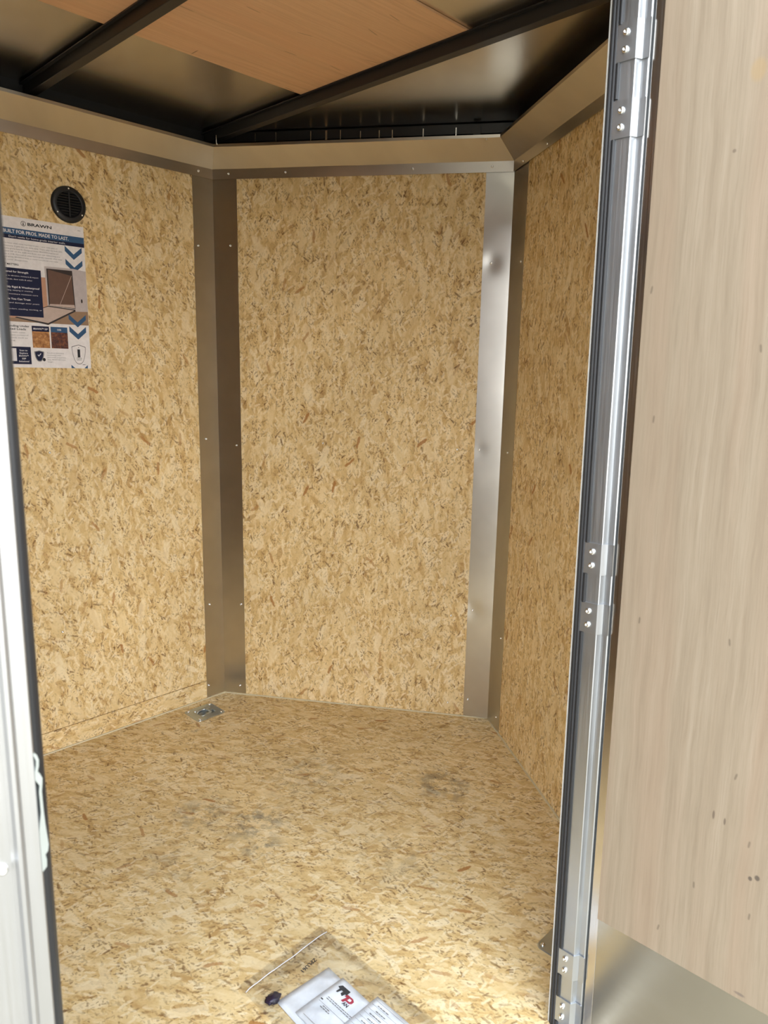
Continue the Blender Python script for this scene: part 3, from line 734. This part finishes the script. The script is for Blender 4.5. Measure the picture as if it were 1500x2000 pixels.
# papers in a clear bag ---------------------------------------------
def sheet(name, label, x0, x1, y0, y1, ang, z, curl, seed):
    bm = bmesh.new(); nx, ny = 12, 18; rng = random.Random(seed); p = rng.random()*6; cx, cy = (x0+x1)/2, (y0+y1)/2; ca, sa = math.cos(ang), math.sin(ang)
    def P(u, v):
        X, Y = x0+(x1-x0)*u - cx, y0+(y1-y0)*v - cy
        return (cx+X*ca-Y*sa, cy+X*sa+Y*ca)
    def Zt(u, v): return z + curl*(.5+.5*math.sin(u*3.1+p))*(.3+.7*v)*.6
    top = [[bm.verts.new((*P(i/nx, j/ny), Zt(i/nx, j/ny)+.0003)) for j in range(ny+1)] for i in range(nx+1)]
    for i in range(nx):
        for j in range(ny): bm.faces.new((top[i][j], top[i+1][j], top[i+1][j+1], top[i][j+1]))
    me = fin(bm, name); o = link(name, me, 'paper', smooth=True); sm = o.modifiers.new('thickness', 'SOLIDIFY'); sm.thickness = .0003; sm.offset = -1
    tag(o, label, 'paper', 'papers in the clear bag'); return o, P, Zt
s1, P1, Z1 = sheet('paper_sheet', 'plain white folded sheet with only its blank top margin showing', .777, .9145, .160, .4120, math.radians(-3.0), .0015, .002, 1)
s2, P2, Z2 = sheet('paper_sheet', 'white sheet with a black and red logo and lines of print', .790, .9175, .120, .3650, math.radians(-2.0), .0050, .002, 2)
s3, P3, Z3 = sheet('paper_sheet', 'ruled form sheet on top of the other papers at the picture edge', .800, .9385, .030, .2745, math.radians(-.5), .0085, .002, 3)
def mark(pts, mat, parent, z, name='print'):
    bm = bmesh.new(); vs = [bm.verts.new((x, y, z)) for x, y in pts]; f = bm.faces.new(vs)
    ex = bmesh.ops.extrude_face_region(bm, geom=[f]); bmesh.ops.translate(bm, verts=[v for v in ex['geom'] if isinstance(v, bmesh.types.BMVert)], vec=(0, 0, .00015))
    bmesh.ops.triangulate(bm, faces=[f for f in bm.faces if len(f.verts) > 4])
    return link(name, fin(bm, name), mat, parent)
zt = .0075
def L2(p, q): return (.9175 - .0 + p, .360 - q)       # p along +x from the top right corner, q along -y
# logo: text runs along -y with its top towards +x
def lg(pts): return [(.893 + h, .352 - s) for s, h in pts]
mark(lg([(.000, .0060), (.006, .0140), (.030, .0140), (.030, .0020), (.026, .0020), (.024, -.0060), (.017, -.0030), (.018, .0040), (.013, .0040), (.010, -.0060), (.006, -.0060), (.007, .0040)]), 'ink', s2, zt)
mark(lg([(.028, -.0020), (.031, .0055), (.047, .0055), (.053, .0020), (.053, -.0050), (.048, -.0085), (.038, -.0085), (.036, -.0140), (.030, -.0140), (.034, -.0010), (.029, -.0010)]), 'red', s2, zt)
mark(lg([(.0395, -.0045), (.0405, .0015), (.0465, .0015), (.0475, -.0010), (.0465, -.0045)]), 'paper', s2, zt+.0001)
def ptext(s, x, y, h, w, mat, parent, z, bold=0.0, dirn=(0, -1, 0), upv=(1, 0, 0), name='print'):
    return place_text(name, s, (x, y, z), dirn, upv, (0, 0, 1), mat, parent, h, w, bold)
ptext('AN', .8745, .3145, .0075, .0150, 'ink', s2, zt+.0003, .03)
def bars(x, y, lens, w, mat, parent, z):
    # a line of print too small to read: word-long dashes running along -y
    for L in lens:
        mark([(x, y), (x+w, y), (x+w, y-L), (x, y-L)], mat, parent, z, 'small_print'); y -= L+.0016
rb = random.Random(9)
for k in range(2): bars(.8655-k*.0045, .347, [rb.uniform(.003, .009) for _ in range(12)], .0016, 'grey_ink', s2, zt)
bars(.8525, .3555, [.006], .0024, 'ink', s2, zt)
mark([(.8475, .355), (.8480, .355), (.8480, .20), (.8475, .20)], 'grey_ink', s2, zt)
bars(.8430, .338, [.005, .004, .007], .0017, 'grey_ink', s2, zt); bars(.8385, .342, [.007, .006, .006, .004], .0017, 'grey_ink', s2, zt)
mark([(.8030, .352), (.8037, .352), (.8037, .27), (.8030, .27)], 'grey_ink', s2, zt)
zt3 = .0112
for k in range(9): mark([(.93-.012*k, .268), (.9296-.012*k, .268), (.9296-.012*k, .10), (.93-.012*k, .10)], 'grey_ink', s3, zt3)
for k in range(5): bars(.921-.012*k, .255-.006*(k % 2), [rb.uniform(.004, .009) for _ in range(4)], .0019, 'grey_ink', s3, zt3)
# dark crumpled thing
bm = bmesh.new(); bmesh.ops.create_icosphere(bm, subdivisions=3, radius=1); rng = random.Random(4)
for v in bm.verts:
    k = 1+.22*math.sin(v.co.x*5+1)*math.sin(v.co.y*7)+.15*math.sin(v.co.z*9+v.co.x*6)
    v.co = Vector((.781+v.co.x*k*.0165, .4235+v.co.y*k*.0125, .0072+v.co.z*k*.0055))
tag(link('crumpled_wrap', fin(bm, 'crumpled_wrap'), 'purple', smooth=True), 'small dark crumpled wrapper poking out beside the papers', 'wrapper')
# bag
bag = empty('zip_bag', (.868, .26, 0)); tag(bag, 'clear plastic zip bag holding papers on the floor', 'bag')
def bagz(x, y):
    u = (x-.748)/.240; v = (y-.0)/.505
    e = min(u, 1-u, v*1.2, (1-v)*1.2); e = max(0, min(1, e/.16)); e = e*e*(3-2*e)
    return .0008 + e*(.0150 + .0022*math.sin(x*57+y*23) + .0018*math.sin(x*31-y*61+1) + .0012*math.sin(x*120+y*90)) - e*.008*max(0, (y-.42)/.09)
bm = bmesh.new(); nx, ny = 48, 96
g = [[bm.verts.new((.748+.240*i/nx + .004*(j/ny-.5), .0+.505*j/ny + .008*i/nx, bagz(.748+.240*i/nx, .505*j/ny))) for j in range(ny+1)] for i in range(nx+1)]
for i in range(nx):
    for j in range(ny): bm.faces.new((g[i][j], g[i+1][j], g[i+1][j+1], g[i][j+1]))
link('film', fin(bm, 'film'), 'film', bag, smooth=True)
zp = []
for i in range(25):
    x = .752+.234*i/24; y = .4805+.008*i/24; zp.append((x, y, bagz(x, y-.006)+.0016))
tube('zip_strip', zp, .0013, 'zip', bag, 6)
ptext('ZPLU61', .905, .438, .0085, .044, 'ink', bag, .0165, .025, (-1, -.12, 0), (.12, -1, 0), 'handwriting')

# ground outside ----------------------------------------------------
gd = link('ground', (lambda bm: (bmesh.ops.create_grid(bm, x_segments=1, y_segments=1, size=30), fin(bm, 'ground'))[1])(bmesh.new()), 'ground', loc=(0, 0, -.55))
struct(gd, 'tan gravel yard outside')
